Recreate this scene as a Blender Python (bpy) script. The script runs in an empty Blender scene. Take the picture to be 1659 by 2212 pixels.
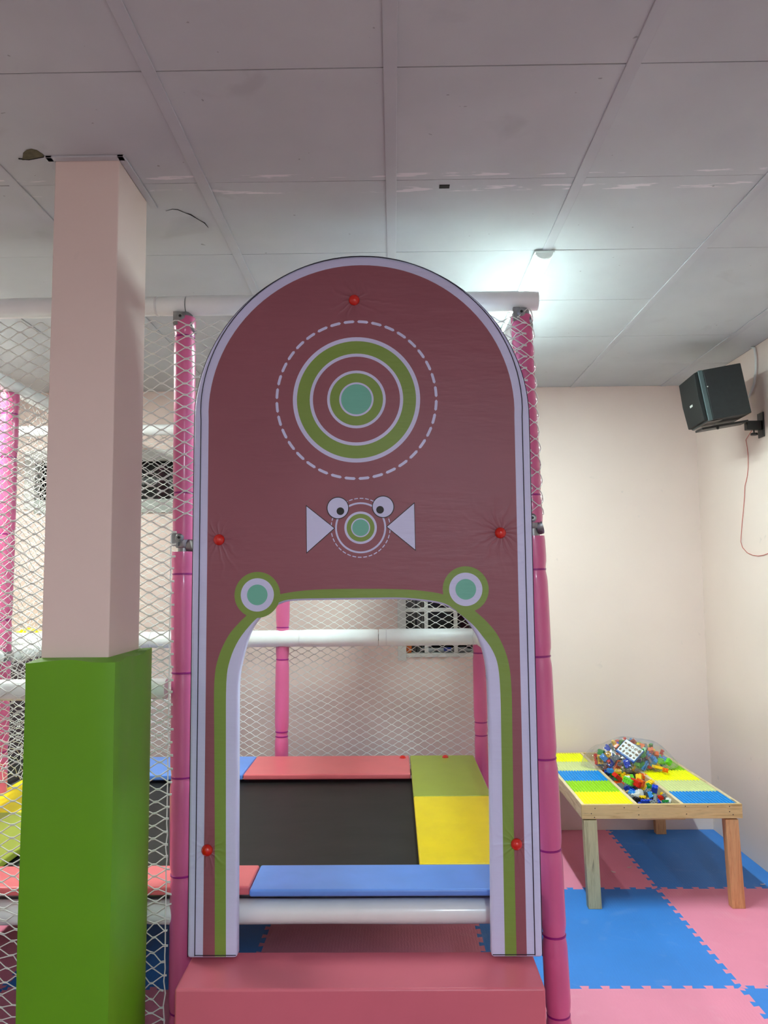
import bpy, bmesh, math, random
from mathutils import Vector, Matrix, noise
S = bpy.context.scene
COL = S.collection
PI = math.pi
# ---------------------------------------------------------------- camera
F, PITCH, YAW, ROLL, EYE = 1671.8, .0851, .0121, -.0086, 1.657
cy, sy, cp, sp = math.cos(YAW), math.sin(YAW), math.cos(PITCH), math.sin(PITCH)
Fw = Vector((-sy*cp, cy*cp, sp)); R0 = Vector((cy, sy, 0)); U0 = R0.cross(Fw)
Rt = R0*math.cos(ROLL) + U0*math.sin(ROLL); Up = -R0*math.sin(ROLL) + U0*math.cos(ROLL)
cam = bpy.data.objects.new('camera', bpy.data.cameras.new('camera'))
COL.objects.link(cam); S.camera = cam
M4 = Matrix((( Rt.x, Up.x, -Fw.x, 0), (Rt.y, Up.y, -Fw.y, 0), (Rt.z, Up.z, -Fw.z, EYE), (0, 0, 0, 1)))
cam.matrix_world = M4
cam.data.sensor_fit = 'VERTICAL'; cam.data.sensor_height = 24; cam.data.lens = F/2212*24
cam.data.clip_start = .05
# ---------------------------------------------------------------- world, light levels, exposure
W = bpy.data.worlds.new('world'); S.world = W; W.use_nodes = True
W.node_tree.nodes['Background'].inputs[0].default_value = (.02, .025, .04, 1)
W.node_tree.nodes['Background'].inputs[1].default_value = .3
vs = S.view_settings
vs.view_transform = 'Standard'; vs.look = 'None'; vs.gamma = 1; vs.use_curve_mapping = False
vs.exposure = 2.64
LAMPS = [  # x, y, strength, colour
    (.612, 2.99, 45, (.78, 1.0, .96)),
    (-2.49, 2.99, 52, (.95, .98, .90)),
    (.612, -2.6, 74, (.80, 1.0, 1.12)),
    (-2.49, -2.0, 22, (1.0, .95, 1.0)),  # unseen fill lamp, added to brighten the column and left ceiling
]
CEIL = 2.957; WALLY = 5.25; RX = 2.075; LX = -4.3; FY = -3.4

def ray(u, v):
    return Fw + Rt*((u-829.5)/F) - Up*((v-1106)/F)
def onY(u, v, d):
    q = ray(u, v); return q*(d/q.y) + Vector((0, 0, EYE))
def onX(u, v, x):
    q = ray(u, v); return q*(x/q.x) + Vector((0, 0, EYE))
def onZ(u, v, z):
    q = ray(u, v); return q*((z-EYE)/q.z) + Vector((0, 0, EYE))

# ---------------------------------------------------------------- materials
def lin(c):
    return tuple(((x/255)/12.92 if x/255 <= .04045 else ((x/255+.055)/1.055)**2.4) for x in c)
_mats = {}
class NT:
    def __init__(s, name):
        s.m = bpy.data.materials.new(name); s.m.use_nodes = True
        s.t = s.m.node_tree; s.b = s.t.nodes['Principled BSDF']
        s.co = s.n('ShaderNodeTexCoord').outputs['Object']
    def n(s, k, **kw):
        x = s.t.nodes.new(k)
        for a, b in kw.items(): setattr(x, a, b)
        return x
    def l(s, a, b): s.t.links.new(a, b)
    def math(s, op, a, b=None, c=None):
        x = s.n('ShaderNodeMath', operation=op)
        for i, v in enumerate((a, b, c)):
            if v is None: continue
            if isinstance(v, (int, float)): x.inputs[i].default_value = v
            else: s.l(v, x.inputs[i])
        return x.outputs[0]
    def noise(s, scale, detail=3, vec=None, dist=0):
        x = s.n('ShaderNodeTexNoise'); x.inputs['Scale'].default_value = scale
        x.inputs['Detail'].default_value = detail; x.inputs['Distortion'].default_value = dist
        s.l(vec or s.co, x.inputs['Vector']); return x.outputs['Fac']
    def mapping(s, sc, rot=(0, 0, 0)):
        x = s.n('ShaderNodeMapping'); x.inputs['Scale'].default_value = sc; x.inputs['Rotation'].default_value = rot
        s.l(s.co, x.inputs['Vector']); return x.outputs[0]
    def ramp(s, fac, stops):
        x = s.n('ShaderNodeValToRGB'); e = x.color_ramp.elements
        while len(e) < len(stops): e.new(.5)
        for i, (p, c) in enumerate(stops):
            e[i].position = p; e[i].color = (*c, 1) if len(c) == 3 else c
        s.l(fac, x.inputs[0]); return x.outputs[0]
    def mix(s, fac, a, b):
        x = s.n('ShaderNodeMix', data_type='RGBA')
        if isinstance(fac, (int, float)): x.inputs[0].default_value = fac
        else: s.l(fac, x.inputs[0])
        for i, v in ((6, a), (7, b)):
            if isinstance(v, tuple): x.inputs[i].default_value = (*v, 1)
            else: s.l(v, x.inputs[i])
        return x.outputs[2]
    def bump(s, h, strength=.2, dist=.01, prev=None):
        x = s.n('ShaderNodeBump'); x.inputs['Strength'].default_value = strength
        x.inputs['Distance'].default_value = dist; s.l(h, x.inputs['Height'])
        if prev: s.l(prev, x.inputs['Normal'])
        s.l(x.outputs[0], s.b.inputs['Normal']); return x.outputs[0]
    def col(s, c):
        if isinstance(c, tuple): s.b.inputs['Base Color'].default_value = (*c, 1)
        else: s.l(c, s.b.inputs['Base Color'])
    def set(s, **kw):
        for k, v in kw.items(): s.b.inputs[k.replace('_', ' ')].default_value = v

def mat(name, rgb, rough=.5, var=.06, nscale=8, bump=.0, bscale=60, bdist=.003, metal=0, coat=0, **kw):
    if name in _mats: return _mats[name]
    t = NT(name); c = lin(rgb)
    f = t.noise(nscale, 4)
    t.col(t.ramp(f, [(.3, tuple(x*(1-var) for x in c)), (.7, tuple(min(1, x*(1+var)) for x in c))]))
    t.set(Roughness=rough, Metallic=metal, Coat_Weight=coat, Coat_Roughness=.12, **kw)
    if bump: t.bump(t.noise(bscale, 3), bump, bdist)
    _mats[name] = t.m; return t.m

BUTTONS = [(765, 648), (473, 1166), (1081, 1151), (447, 1837), (1116, 1824)]
PY = 2.66
def panel_mat(name, rgb, rough=.42):
    t = NT(name); c = lin(rgb)
    f = t.noise(3, 4)
    t.col(t.ramp(f, [(.3, tuple(x*.96 for x in c)), (.7, tuple(x*1.04 for x in c))]))
    t.set(Roughness=rough, Specular_IOR_Level=.45)
    sep = t.n('ShaderNodeSeparateXYZ'); t.l(t.co, sep.inputs[0])
    X_, Z_ = sep.outputs[0], sep.outputs[2]
    tot = None
    for i, (u, v) in enumerate(BUTTONS):       # folds pulled in by each button
        p = onY(u, v, PY)
        dx = t.math('SUBTRACT', X_, p.x); dz = t.math('SUBTRACT', Z_, p.z)
        d = t.math('SQRT', t.math('ADD', t.math('MULTIPLY', dx, dx), t.math('MULTIPLY', dz, dz)))
        a = t.math('ARCTAN2', dz, dx)
        nz = t.math('MULTIPLY', t.noise(9, 2), 9.)
        w = t.math('SINE', t.math('ADD', t.math('MULTIPLY', a, 5+i % 3), nz))
        w = t.math('POWER', t.math('ABSOLUTE', w), 6.)
        e = t.math('EXPONENT', t.math('MULTIPLY', d, -17.))
        h = t.math('MULTIPLY', w, e)
        h = t.math('SUBTRACT', h, t.math('MULTIPLY', t.math('EXPONENT', t.math('MULTIPLY', d, -40.)), .9))
        tot = h if tot is None else t.math('ADD', tot, h)
    b = t.bump(tot, .38, .007)
    st = t.noise(5, 3, t.mapping((1, 1, 5)))
    b = t.bump(st, .25, .01, b)
    t.bump(t.noise(420, 2), .12, .001, b)
    _mats[name] = t.m; return t.m

M_maroon = panel_mat('vinyl_dusty_rose', (148, 86, 98))
M_lav = panel_mat('vinyl_lavender', (212, 215, 250))
M_green = panel_mat('vinyl_leaf_green', (128, 158, 68))
M_teal = panel_mat('vinyl_teal', (112, 190, 168))
M_black = mat('black_print', (18, 18, 20), .5)
M_blackpipe = mat('navy_piping', (22, 22, 48), .4)
M_red = mat('glossy_red_button', (215, 28, 12), .12, var=.02, coat=.6)
M_pole = mat('pink_sleeve', (216, 100, 150), .3, var=.05, nscale=5, bump=.25, bscale=14, bdist=.004, coat=.5)
M_tie = mat('purple_tie', (150, 22, 120), .35)
M_ctie = mat('white_tie', (225, 228, 230), .3)
M_white = mat('white_sleeve', (240, 245, 245), .32, var=.03, bump=.3, bscale=9, bdist=.006, coat=.35)
M_net = mat('white_net_cord', (236, 238, 234), .6, var=.03)
M_steel = mat('galvanised_steel', (150, 154, 156), .35, var=.15, nscale=30, metal=.85)
M_pink = mat('foam_step_pink', (222, 112, 130), .36, var=.03, nscale=4, bump=.12, bscale=5, bdist=.01)
M_padred = mat('pad_coral_red', (230, 112, 118), .34, var=.03, bump=.1, bscale=5, bdist=.01)
M_padblue = mat('pad_blue', (104, 152, 238), .32, var=.05, bump=.12, bscale=6, bdist=.01)
M_padyel = mat('pad_yellow', (250, 222, 8), .3, var=.04, bump=.12, bscale=5, bdist=.01)
M_padlime = mat('pad_lime', (158, 172, 60), .34, var=.04, bump=.1, bscale=5, bdist=.01)
M_mesh = mat('trampoline_black', (20, 21, 21), .55, var=.12, nscale=5, bump=.25, bscale=4, bdist=.012)
M_darkpad = mat('dark_grey_pad', (76, 66, 72), .6, var=.1)
M_gpad = mat('green_column_pad', (98, 162, 10), .45, var=.05, nscale=3, bump=.3, bscale=3, bdist=.02)
M_trim = mat('ceiling_batten', (188, 190, 195), .6, var=.03)
M_dark = mat('dark_gap', (28, 27, 26), .9)
M_frame = mat('window_frame_white', (206, 208, 204), .45, var=.03)
M_sill = mat('window_sill_grey', (168, 176, 170), .5, var=.04)
M_tube = mat('grey_sash', (120, 122, 122), .4)
M_spk = mat('speaker_black_vinyl', (30, 36, 38), .5, var=.15, nscale=40, bump=.3, bscale=180, bdist=.001)
M_grille = mat('speaker_grille', (14, 20, 20), .7, bump=.5, bscale=400, bdist=.001)
M_spkedge = mat('speaker_edge_grey', (74, 90, 92), .4)
M_spktrim = mat('speaker_front_rim', (110, 104, 98), .35)
M_iron = mat('black_bracket', (14, 14, 15), .4)
M_wcable = mat('white_conduit', (215, 215, 212), .4)
M_rcable = mat('red_cable', (196, 70, 60), .4)
M_lampbody = mat('lamp_body', (225, 235, 232), .4, var=.02)
M_gold = mat('gold_metal', (190, 140, 20), .3, metal=.7)
M_orange = mat('orange_label', (190, 90, 20), .5)
M_foam = mat('pale_foam_inside', (226, 182, 186), .8)
M_bone = mat('paper_scrap', (214, 196, 190), .8)
M_conc = mat('floor_screed', (150, 120, 122), .8, var=.1)

def glassy(name, rgb):
    t = NT(name); t.col(lin(rgb)); t.set(Roughness=.06, Specular_IOR_Level=.5); return t.m
M_pane = glassy('night_window_glass', (8, 8, 10))

def wall_mat():
    t = NT('wall_pink_paint')
    f = t.noise(1.2, 5)
    c = t.ramp(f, [(.3, lin((226, 207, 198))), (.7, lin((233, 214, 205)))])
    # grey hand smudges, sparse
    sm = t.noise(11, 2, t.mapping((1, 1, 1)))
    sm2 = t.noise(2.1, 1)
    k = t.math('MULTIPLY', t.ramp(sm, [(.70, (0, 0, 0)), (.74, (1, 1, 1))]), t.ramp(sm2, [(.56, (0, 0, 0)), (.62, (1, 1, 1))]))
    t.col(t.mix(t.math('MULTIPLY', k, .22), c, lin((165, 158, 156))))
    t.set(Roughness=.62)
    t.bump(t.noise(35, 4), .12, .004)
    return t.m
M_wall = wall_mat()
def ceil_mat():
    t = NT('ceiling_board_paint')
    c = t.ramp(t.noise(2.2, 5), [(.3, lin((186, 189, 193))), (.75, lin((199, 202, 205)))])
    sep = t.n('ShaderNodeSeparateXYZ'); t.l(t.co, sep.inputs[0])
    # filler smears along the second cross joint
    def band(y0, w):
        return t.math('LESS_THAN', t.math('ABSOLUTE', t.math('SUBTRACT', sep.outputs[1], y0)), w)
    n = t.ramp(t.noise(9, 4, t.mapping((1, 5, 1))), [(.55, (0, 0, 0)), (.60, (1, 1, 1))])
    m = t.math('MULTIPLY', t.math('MAXIMUM', band(2.50, .018), band(2.405, .012)), n)
    c = t.mix(t.math('MULTIPLY', m, .75), c, lin((236, 230, 234)))
    sp_ = t.ramp(t.noise(38, 1), [(.80, (0, 0, 0)), (.82, (1, 1, 1))])
    c = t.mix(t.math('MULTIPLY', sp_, .5), c, lin((90, 84, 84)))
    sm = t.ramp(t.noise(3.4, 5, None, .6), [(.64, (0, 0, 0)), (.72, (1, 1, 1))])
    c = t.mix(t.math('MULTIPLY', sm, .16), c, lin((120, 112, 116)))
    t.col(c); t.set(Roughness=.7); t.bump(t.noise(30, 4), .1, .004)
    return t.m
M_ceil = ceil_mat()
def wood_mat(name, a, b, axis):
    t = NT(name)
    sc = {'x': (1.2, 14, 14), 'y': (14, 1.2, 14), 'z': (14, 14, 1.2)}[axis]
    v = t.mapping(sc)
    g = t.noise(3.2, 6, v, 1.2)
    fine = t.noise(16, 4, v, .4)
    c = t.ramp(g, [(.3, lin(a)), (.52, lin(b)), (.7, lin(tuple(x*.93 for x in b)))])
    c = t.mix(t.math('MULTIPLY', t.ramp(fine, [(.60, (0, 0, 0)), (.70, (1, 1, 1))]), .30), c, lin((110, 82, 56)))
    dk = t.ramp(t.noise(5, 3, t.mapping(tuple(x*.6 for x in sc)), .5), [(.70, (0, 0, 0)), (.74, (1, 1, 1))])
    c = t.mix(t.math('MULTIPLY', dk, .6), c, lin((70, 52, 40)))
    t.col(c); t.set(Roughness=.55); t.bump(fine, .2, .002); return t.m
M_woodx = wood_mat('pallet_wood_across', (184, 150, 94), (218, 188, 130), 'x')
M_woody = wood_mat('pallet_wood_along', (190, 160, 122), (226, 204, 166), 'y')
M_woodz = wood_mat('leg_wood_grey', (164, 152, 112), (200, 190, 144), 'z')
M_woodz2 = wood_mat('leg_wood_orange', (186, 128, 80), (214, 164, 112), 'z')
def mat_mat(name, rgb):
    t = NT(name); c = lin(rgb)
    a = t.ramp(t.noise(2.5, 5), [(.3, tuple(x*.93 for x in c)), (.72, tuple(min(1, x*1.06) for x in c))])
    s = t.ramp(t.noise(7, 5, None, 1), [(.60, (0, 0, 0)), (.75, (1, 1, 1))])
    c2 = tuple(min(1, x*.8+.2) for x in c)
    t.col(t.mix(t.math('MULTIPLY', s, .25), a, c2)); t.set(Roughness=.6)
    w = t.n('ShaderNodeTexWave'); w.inputs['Scale'].default_value = 22; w.inputs['Distortion'].default_value = 5
    w.inputs['Detail Scale'].default_value = 3
    t.l(t.mapping((1, .7, 1)), w.inputs['Vector'])
    b = t.bump(w.outputs['Fac'], .12, .003); t.bump(t.noise(160, 2), .12, .002, b); return t.m
M_matpink = mat_mat('eva_mat_pink', (232, 140, 168))
M_matblue = mat_mat('eva_mat_blue', (54, 130, 216))

def emis(name, rgb, s):
    t = NT(name); t.set(Emission_Color=(*rgb, 1), Emission_Strength=s, Roughness=.5)
    t.col((.9, .9, .9)); return t.m

# ---------------------------------------------------------------- mesh helpers
class MB:
    def __init__(s): s.v = []; s.f = []; s.mi = []
    def add(s, vs, fs, m=0):
        o = len(s.v); s.v += [tuple(p) for p in vs]
        s.f += [tuple(i+o for i in f) for f in fs]; s.mi += [m]*len(fs); return s
    def box(s, x0, x1, y0, y1, z0, z1, m=0, T=None):
        vs = [Vector((x, y, z)) for z in (z0, z1) for y in (y0, y1) for x in (x0, x1)]
        if T: vs = [T @ p for p in vs]
        return s.add(vs, [(0, 2, 3, 1), (4, 5, 7, 6), (0, 1, 5, 4), (2, 6, 7, 3), (0, 4, 6, 2), (1, 3, 7, 5)], m)
    def tube(s, pts, r, seg=10, m=0, caps=True):
        pts = [Vector(p) for p in pts]; rs = r if isinstance(r, (list, tuple)) else [r]*len(pts)
        rings = []
        d = (pts[1]-pts[0]).normalized(); a = d.orthogonal().normalized()
        for i, p in enumerate(pts):
            d = (pts[min(i+1, len(pts)-1)]-pts[max(i-1, 0)]).normalized()
            a = (a-d*a.dot(d)).normalized(); b = d.cross(a)
            rings.append([p+(a*math.cos(2*PI*k/seg)+b*math.sin(2*PI*k/seg))*rs[i] for k in range(seg)])
        vs = [p for rg in rings for p in rg]; fs = []
        for i in range(len(pts)-1):
            for k in range(seg):
                k2 = (k+1) % seg
                fs.append((i*seg+k, i*seg+k2, (i+1)*seg+k2, (i+1)*seg+k))
        if caps:
            fs.append(tuple(range(seg))[::-1]); fs.append(tuple((len(pts)-1)*seg+k for k in range(seg)))
        return s.add(vs, fs, m)
    def prism(s, pts, y0, y1, m=0, mside=None):     # polygon in x,z extruded along y
        n = len(pts)
        vs = [(p[0], y0, p[1]) for p in pts]+[(p[0], y1, p[1]) for p in pts]
        s.add(vs, [tuple(range(n)), tuple(range(2*n-1, n-1, -1))], m)
        o = len(s.v)-2*n
        s.f += [(o+i, o+n+i, o+n+(i+1) % n, o+(i+1) % n) for i in range(n)]
        s.mi += [m if mside is None else mside]*n
        return s
    def flat(s, pts, z0, z1, m=0):                 # polygon in x,y extruded along z
        n = len(pts)
        s.add([(p[0], p[1], z1) for p in pts]+[(p[0], p[1], z0) for p in pts],
              [tuple(range(n)), tuple(range(2*n-1, n-1, -1))]+[(i, n+i, n+(i+1) % n, (i+1) % n) for i in range(n)], m)
        return s
    def lathe(s, c, prof, axis=(0, 0, 1), seg=24, m=0):
        ax = Vector(axis).normalized(); a = ax.orthogonal().normalized(); b = ax.cross(a); c = Vector(c)
        vs = []; fs = []
        for (r, h) in prof:
            for k in range(seg):
                vs.append(c+ax*h+(a*math.cos(2*PI*k/seg)+b*math.sin(2*PI*k/seg))*max(r, 1e-5))
        for i in range(len(prof)-1):
            for k in range(seg):
                k2 = (k+1) % seg; fs.append((i*seg+k, i*seg+k2, (i+1)*seg+k2, (i+1)*seg+k))
        fs.append(tuple(range(seg))[::-1]); fs.append(tuple((len(prof)-1)*seg+k for k in range(seg)))
        return s.add(vs, fs, m)
    def build(s, name, mats, parent=None, smooth=False, bevel=0, bseg=2, loc=None, fix=True):
        me = bpy.data.meshes.new(name); me.from_pydata(s.v, [], s.f)
        for m in (mats if isinstance(mats, (list, tuple)) else [mats]): me.materials.append(m)
        me.polygons.foreach_set('material_index', s.mi)
        if fix:
            bm = bmesh.new(); bm.from_mesh(me); bmesh.ops.recalc_face_normals(bm, faces=bm.faces); bm.to_mesh(me); bm.free()
        if smooth:
            me.polygons.foreach_set('use_smooth', [True]*len(me.polygons))
            if smooth == 'auto':
                for e in me.edges: pass
                me.set_sharp_from_angle(angle=math.radians(40))
        me.update()
        o = bpy.data.objects.new(name, me); COL.objects.link(o)
        if parent: o.parent = parent
        if loc: o.location = loc
        if bevel:
            b = o.modifiers.new('bevel', 'BEVEL'); b.width = bevel; b.segments = bseg; b.limit_method = 'ANGLE'; b.angle_limit = math.radians(50)
            me.polygons.foreach_set('use_smooth', [True]*len(me.polygons)); me.set_sharp_from_angle(angle=math.radians(60))
            o.modifiers.new('wn', 'WEIGHTED_NORMAL')
        return o
def thing(name, label, cat, group=None, loc=(0, 0, 0)):
    o = bpy.data.objects.new(name, None); COL.objects.link(o); o.location = loc
    o.empty_display_size = .1
    return tag(o, label, cat, group)
def tag(o, label, cat, group=None, kind=None):
    o['label'] = label; o['category'] = cat
    if group: o['group'] = group
    if kind: o['kind'] = kind
    return o
def struct(o): o['kind'] = 'structure'; return o
def arc(cx, cz, r, a0, a1, n): return [(cx+r*math.cos(a0+(a1-a0)*i/n), cz+r*math.sin(a0+(a1-a0)*i/n)) for i in range(n+1)]

# ================================================================ room shell
GX, GY, OX, OY = .6196, .5638, .003, 1.875      # ceiling grid
m = MB().box(LX-.1, RX+.1, FY-.1, WALLY+.1, -.2, -.03); struct(m.build('floor', M_conc))
def holed_wall():                                # back wall with two real window openings
    m = MB(); holes = [(-2.47, -1.30, 2.205, 2.49), (.066, .66, 1.15, 2.02)]
    xs = sorted({LX, RX} | {h[0] for h in holes} | {h[1] for h in holes}); zs = sorted({-.03, CEIL} | {h[2] for h in holes} | {h[3] for h in holes})
    for i in range(len(xs)-1):
        for j in range(len(zs)-1):
            cx, cz = (xs[i]+xs[i+1])/2, (zs[j]+zs[j+1])/2
            if any(h[0] < cx < h[1] and h[2] < cz < h[3] for h in holes): continue
            m.add([(xs[i], WALLY, zs[j]), (xs[i+1], WALLY, zs[j]), (xs[i+1], WALLY, zs[j+1]), (xs[i], WALLY, zs[j+1])], [(0, 1, 2, 3)])
    for x0, x1, z0, z1 in holes:
        a, b = WALLY, WALLY+.13
        m.add([(x0, a, z0), (x1, a, z0), (x1, b, z0), (x0, b, z0)], [(0, 1, 2, 3)])
        m.add([(x0, a, z1), (x1, a, z1), (x1, b, z1), (x0, b, z1)], [(3, 2, 1, 0)])
        m.add([(x0, a, z0), (x0, b, z0), (x0, b, z1), (x0, a, z1)], [(0, 1, 2, 3)])
        m.add([(x1, a, z0), (x1, b, z0), (x1, b, z1), (x1, a, z1)], [(3, 2, 1, 0)])
    m.box(LX, RX, WALLY+.13, WALLY+.16, -.03, CEIL)
    return m.build('wall_back', M_wall, fix=False)
struct(holed_wall())
struct(MB().box(RX, RX+.1, FY, WALLY+.16, -.03, CEIL).build('wall_right', M_wall))
struct(MB().box(LX-.1, LX, FY, WALLY+.16, -.03, CEIL).build('wall_left', M_wall))
struct(MB().box(LX-.1, RX+.1, FY-.1, FY, -.03, CEIL).build('wall_front', M_wall))
# ceiling boards with open cross joints, slightly uneven
random.seed(4)
m = MB(); ks = range(-10, 7)
for i in range(-7, 4):
    x0, x1 = max(LX, OX+i*GX), min(RX, OX+(i+1)*GX)
    if x1 <= x0: continue
    for k in ks:
        y0, y1 = OY+k*GY+.003, OY+(k+1)*GY-.0015
        y0, y1 = max(y0, FY), min(y1, WALLY+.01)
        if y1 <= y0: continue
        a, b = random.uniform(0, .0025), random.uniform(0, .0025)
        m.add([(x0, y0, CEIL+a), (x1, y0, CEIL+b), (x1, y1, CEIL+a*.5), (x0, y1, CEIL+b*.5),
               (x0, y0, CEIL+.02), (x1, y0, CEIL+.02), (x1, y1, CEIL+.02), (x0, y1, CEIL+.02)],
              [(0, 1, 2, 3), (4, 7, 6, 5), (0, 4, 5, 1), (1, 5, 6, 2), (2, 6, 7, 3), (3, 7, 4, 0)])
m.box(LX-.1, RX+.1, FY-.1, WALLY+.16, CEIL+.022, CEIL+.04, 1)
ceiling = struct(m.build('ceiling', [M_ceil, M_dark]))
n = 0
for i in range(-6, 4):
    x = OX+i*GX
    if not LX < x < RX: continue
    n += 1
    m = MB(); k = FY
    m.box(x-.018, x+.018, FY, WALLY, CEIL-.004, CEIL+.002)
    struct(m.build('trim_%d' % n, M_trim, bevel=.0015, bseg=1))
# ceiling holes as flat patches, recess shade put in their colour; cracks
p = onZ(960, 403, CEIL)
h = MB().box(p.x-.017, p.x+.017, p.y-.011, p.y+.011, CEIL-.0012, CEIL+.001); h.build('cut_hole', M_dark, ceiling)
M_olive = mat('dark_olive_recess', (92, 86, 62), .9, var=.3, nscale=60)
pts = [(48, 345), (50, 331), (58, 324), (68, 322), (80, 325), (92, 333), (97, 338), (72, 344)]
q = [onZ(u, v, CEIL) for u, v in pts]
MB().flat([(a.x, a.y) for a in q], CEIL-.0014, CEIL+.001).build('torn_hole', M_olive, ceiling)
q = [onZ(u, v, CEIL-.001) for u, v in [(40, 343), (62, 345), (100, 338)]]
MB().tube(q, .0022, 5).build('crack', M_dark, ceiling)
q = [onZ(u, v, CEIL-.0003) for u, v in [(358, 456), (372, 452), (384, 453), (400, 460), (412, 464), (428, 474), (442, 482), (450, 492)]]
MB().tube(q, [.0006, .001, .0014, .001, .0022, .001, .0016, .0006], 5).build('crack', M_dark, ceiling)

# windows
def window(n, x0, x1, z0, z1, bars_x, bars_z, fr, sashes=()):
    o = bpy.data.objects.new('window_%d' % n, None); COL.objects.link(o); struct(o)
    o.location = ((x0+x1)/2, WALLY, z0); par = o
    def part(mb, name, ma, **kw):
        ob = mb.build(name, ma, par, **kw); ob.location = (-o.location.x, -o.location.y, -o.location.z); return ob
    y = WALLY
    m = MB()
    m.box(x0-fr, x0+.012, y-.012, y+.06, z0-fr, z1+fr); m.box(x1-.012, x1+fr, y-.012, y+.06, z0-fr, z1+fr)
    m.box(x0+.012, x1-.012, y-.012, y+.06, z1-.012, z1+fr)
    part(m, 'window_frame', M_frame, bevel=.002)
    part(MB().box(x0+.012, x1-.012, y-.014, y+.1, z0-(fr*1.5 if n == 1 else .022), z0+.003), 'window_sill', M_sill if n == 1 else M_frame, bevel=.002)
    for b in bars_x: part(MB().box(b-.013, b+.013, y+.01, y+.03, z0+.004, z1-.012), 'grille_bar', M_frame, bevel=.002)
    for b in bars_z: part(MB().box(x0+.012, x1-.012, y+.012, y+.028, b-.013, b+.013), 'grille_bar', M_frame, bevel=.002)
    for b, w in sashes: part(MB().tube([(b, y+.07, z0), (b, y+.07, z1)], w, 14), 'sash_rail', M_tube, smooth=True)
    part(MB().box(x0, x1, y+.10, y+.106, z0, z1), 'window_pane', M_pane)
    return o
window(1, -2.47, -1.30, 2.205, 2.49, [-1.9], [], .06)
window(2, .066, .66, 1.15, 2.02, [.214, .412], [1.44, 1.73], .045, [(.135, .006), (.165, .014), (.19, .008)])
# things on the ledge of window 2
t = thing('gold_cup', 'small gold cup with an orange label on the window ledge beyond the net', 'cup', loc=(.095, WALLY+.035, 1.154))
MB().lathe((0, 0, 0), [(.018, 0), (.021, .03), (.021, .06)], m=0).build('cup_body', M_orange, t, smooth='auto')
MB().lathe((0, 0, .06), [(.022, 0), (.026, .02), (.02, .036), (.008, .042)]).build('gold_lid', M_gold, t, smooth='auto')
M_plas = mat('grey_plastic_bag', (150, 152, 156), .3, bump=.8, bscale=25, bdist=.01)
M_bluep = mat('blue_print', (30, 50, 130), .4)
m = MB()
for i in range(13):
    a = i/12
m.tube([(.17+.36*i/12, WALLY+.03, 1.173+.004*math.sin(i*2.1)) for i in range(13)], [.006]+[.014+.005*math.sin(i*1.7) for i in range(11)]+[.005], 12)
b = m.build('plastic_wrapper', M_plas, smooth=True); tag(b, 'crumpled grey plastic wrapper with blue print lying on the window ledge', 'wrapper')
MB().box(.33, .38, WALLY+.006, WALLY+.012, 1.165, 1.19).build('printed_patch', M_bluep, b)['label'] = 'dark blue printed patch'

# column and its padding
PX0, PX1, PY0, PY1 = -1.038, -.838, 2.285, 2.556
struct(MB().box(PX0, PX1, PY0, PY1, 0, CEIL-.0005).build('trim_20', M_wall, bevel=.004))
tr = MB()
for a in ((PX0-.02, PX1+.02, PY0-.024, PY0-.001), (PX1+.001, PX1+.024, PY0-.024, PY1+.04), (PX0-.024, PX0-.001, PY0-.024, PY1+.02)):
    tr.box(*a, CEIL-.006, CEIL+.001)
struct(tr.build('trim_21', M_trim, bevel=.001, bseg=1))
def column_pad():
    x0, x1, y0, y1 = PX0-.032, PX1+.036, PY0-.038, PY1+.036
    out = [(x0, y0), (x1, y0), (x1, y1), (x0, y1)]
    inn = [(PX0+.001, PY0+.001), (PX1-.001, PY0+.001), (PX1-.001, PY1-.001), (PX0+.001, PY1-.001)]
    m = MB(); NZ = 40; NS = 14
    def ring(pts, z, top):
        r = []
        for i in range(4):
            a, b = pts[i], pts[(i+1) % 4]
            for k in range(NS):
                t_ = k/NS; e = .5-abs(t_-.5)
                x, y = a[0]+(b[0]-a[0])*t_, a[1]+(b[1]-a[1])*t_
                if top is not None:
                    nv = noise.noise(Vector((x*6, y*6, z*2.2)))*.007 + noise.noise(Vector((x*20, y*20, z*7+3)))*.003*math.exp(-(1.43-z)*4)
                    cxm, cym = (PX0+PX1)/2, (PY0+PY1)/2
                    cr = -.007 if k == 0 else (-.002 if k in (1, NS-1) else 0)
                    l = math.hypot(x-cxm, y-cym); s_ = 1+(nv+cr)/l
                    x, y = cxm+(x-cxm)*s_, cym+(y-cym)*s_
                r.append((x, y))
        return r
    tot = NS*4; rows = []
    for j in range(NZ+1):
        z = 1.425*j/NZ; rg = ring(out, z, 1)
        rows.append([(x, y, z if j < NZ else z+.012*noise.noise(Vector((x*9, y*9, 1)))+(.008 if (abs(x-x1) < .01 and y > 2.5) else 0)) for x, y in rg])
    rg = ring(inn, 1.43, None); rows.append([(x, y, 1.433) for x, y in rg])
    vs = [p for r in rows for p in r]; fs = []
    for j in range(len(rows)-1):
        for k in range(tot): fs.append((j*tot+k, j*tot+(k+1) % tot, (j+1)*tot+(k+1) % tot, (j+1)*tot+k))
    m.add(vs, fs); return m.build('column_pad', M_gpad, smooth='auto')
tag(column_pad(), 'green vinyl padding wrapped round the lower half of the pale pink column', 'padding')

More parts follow.
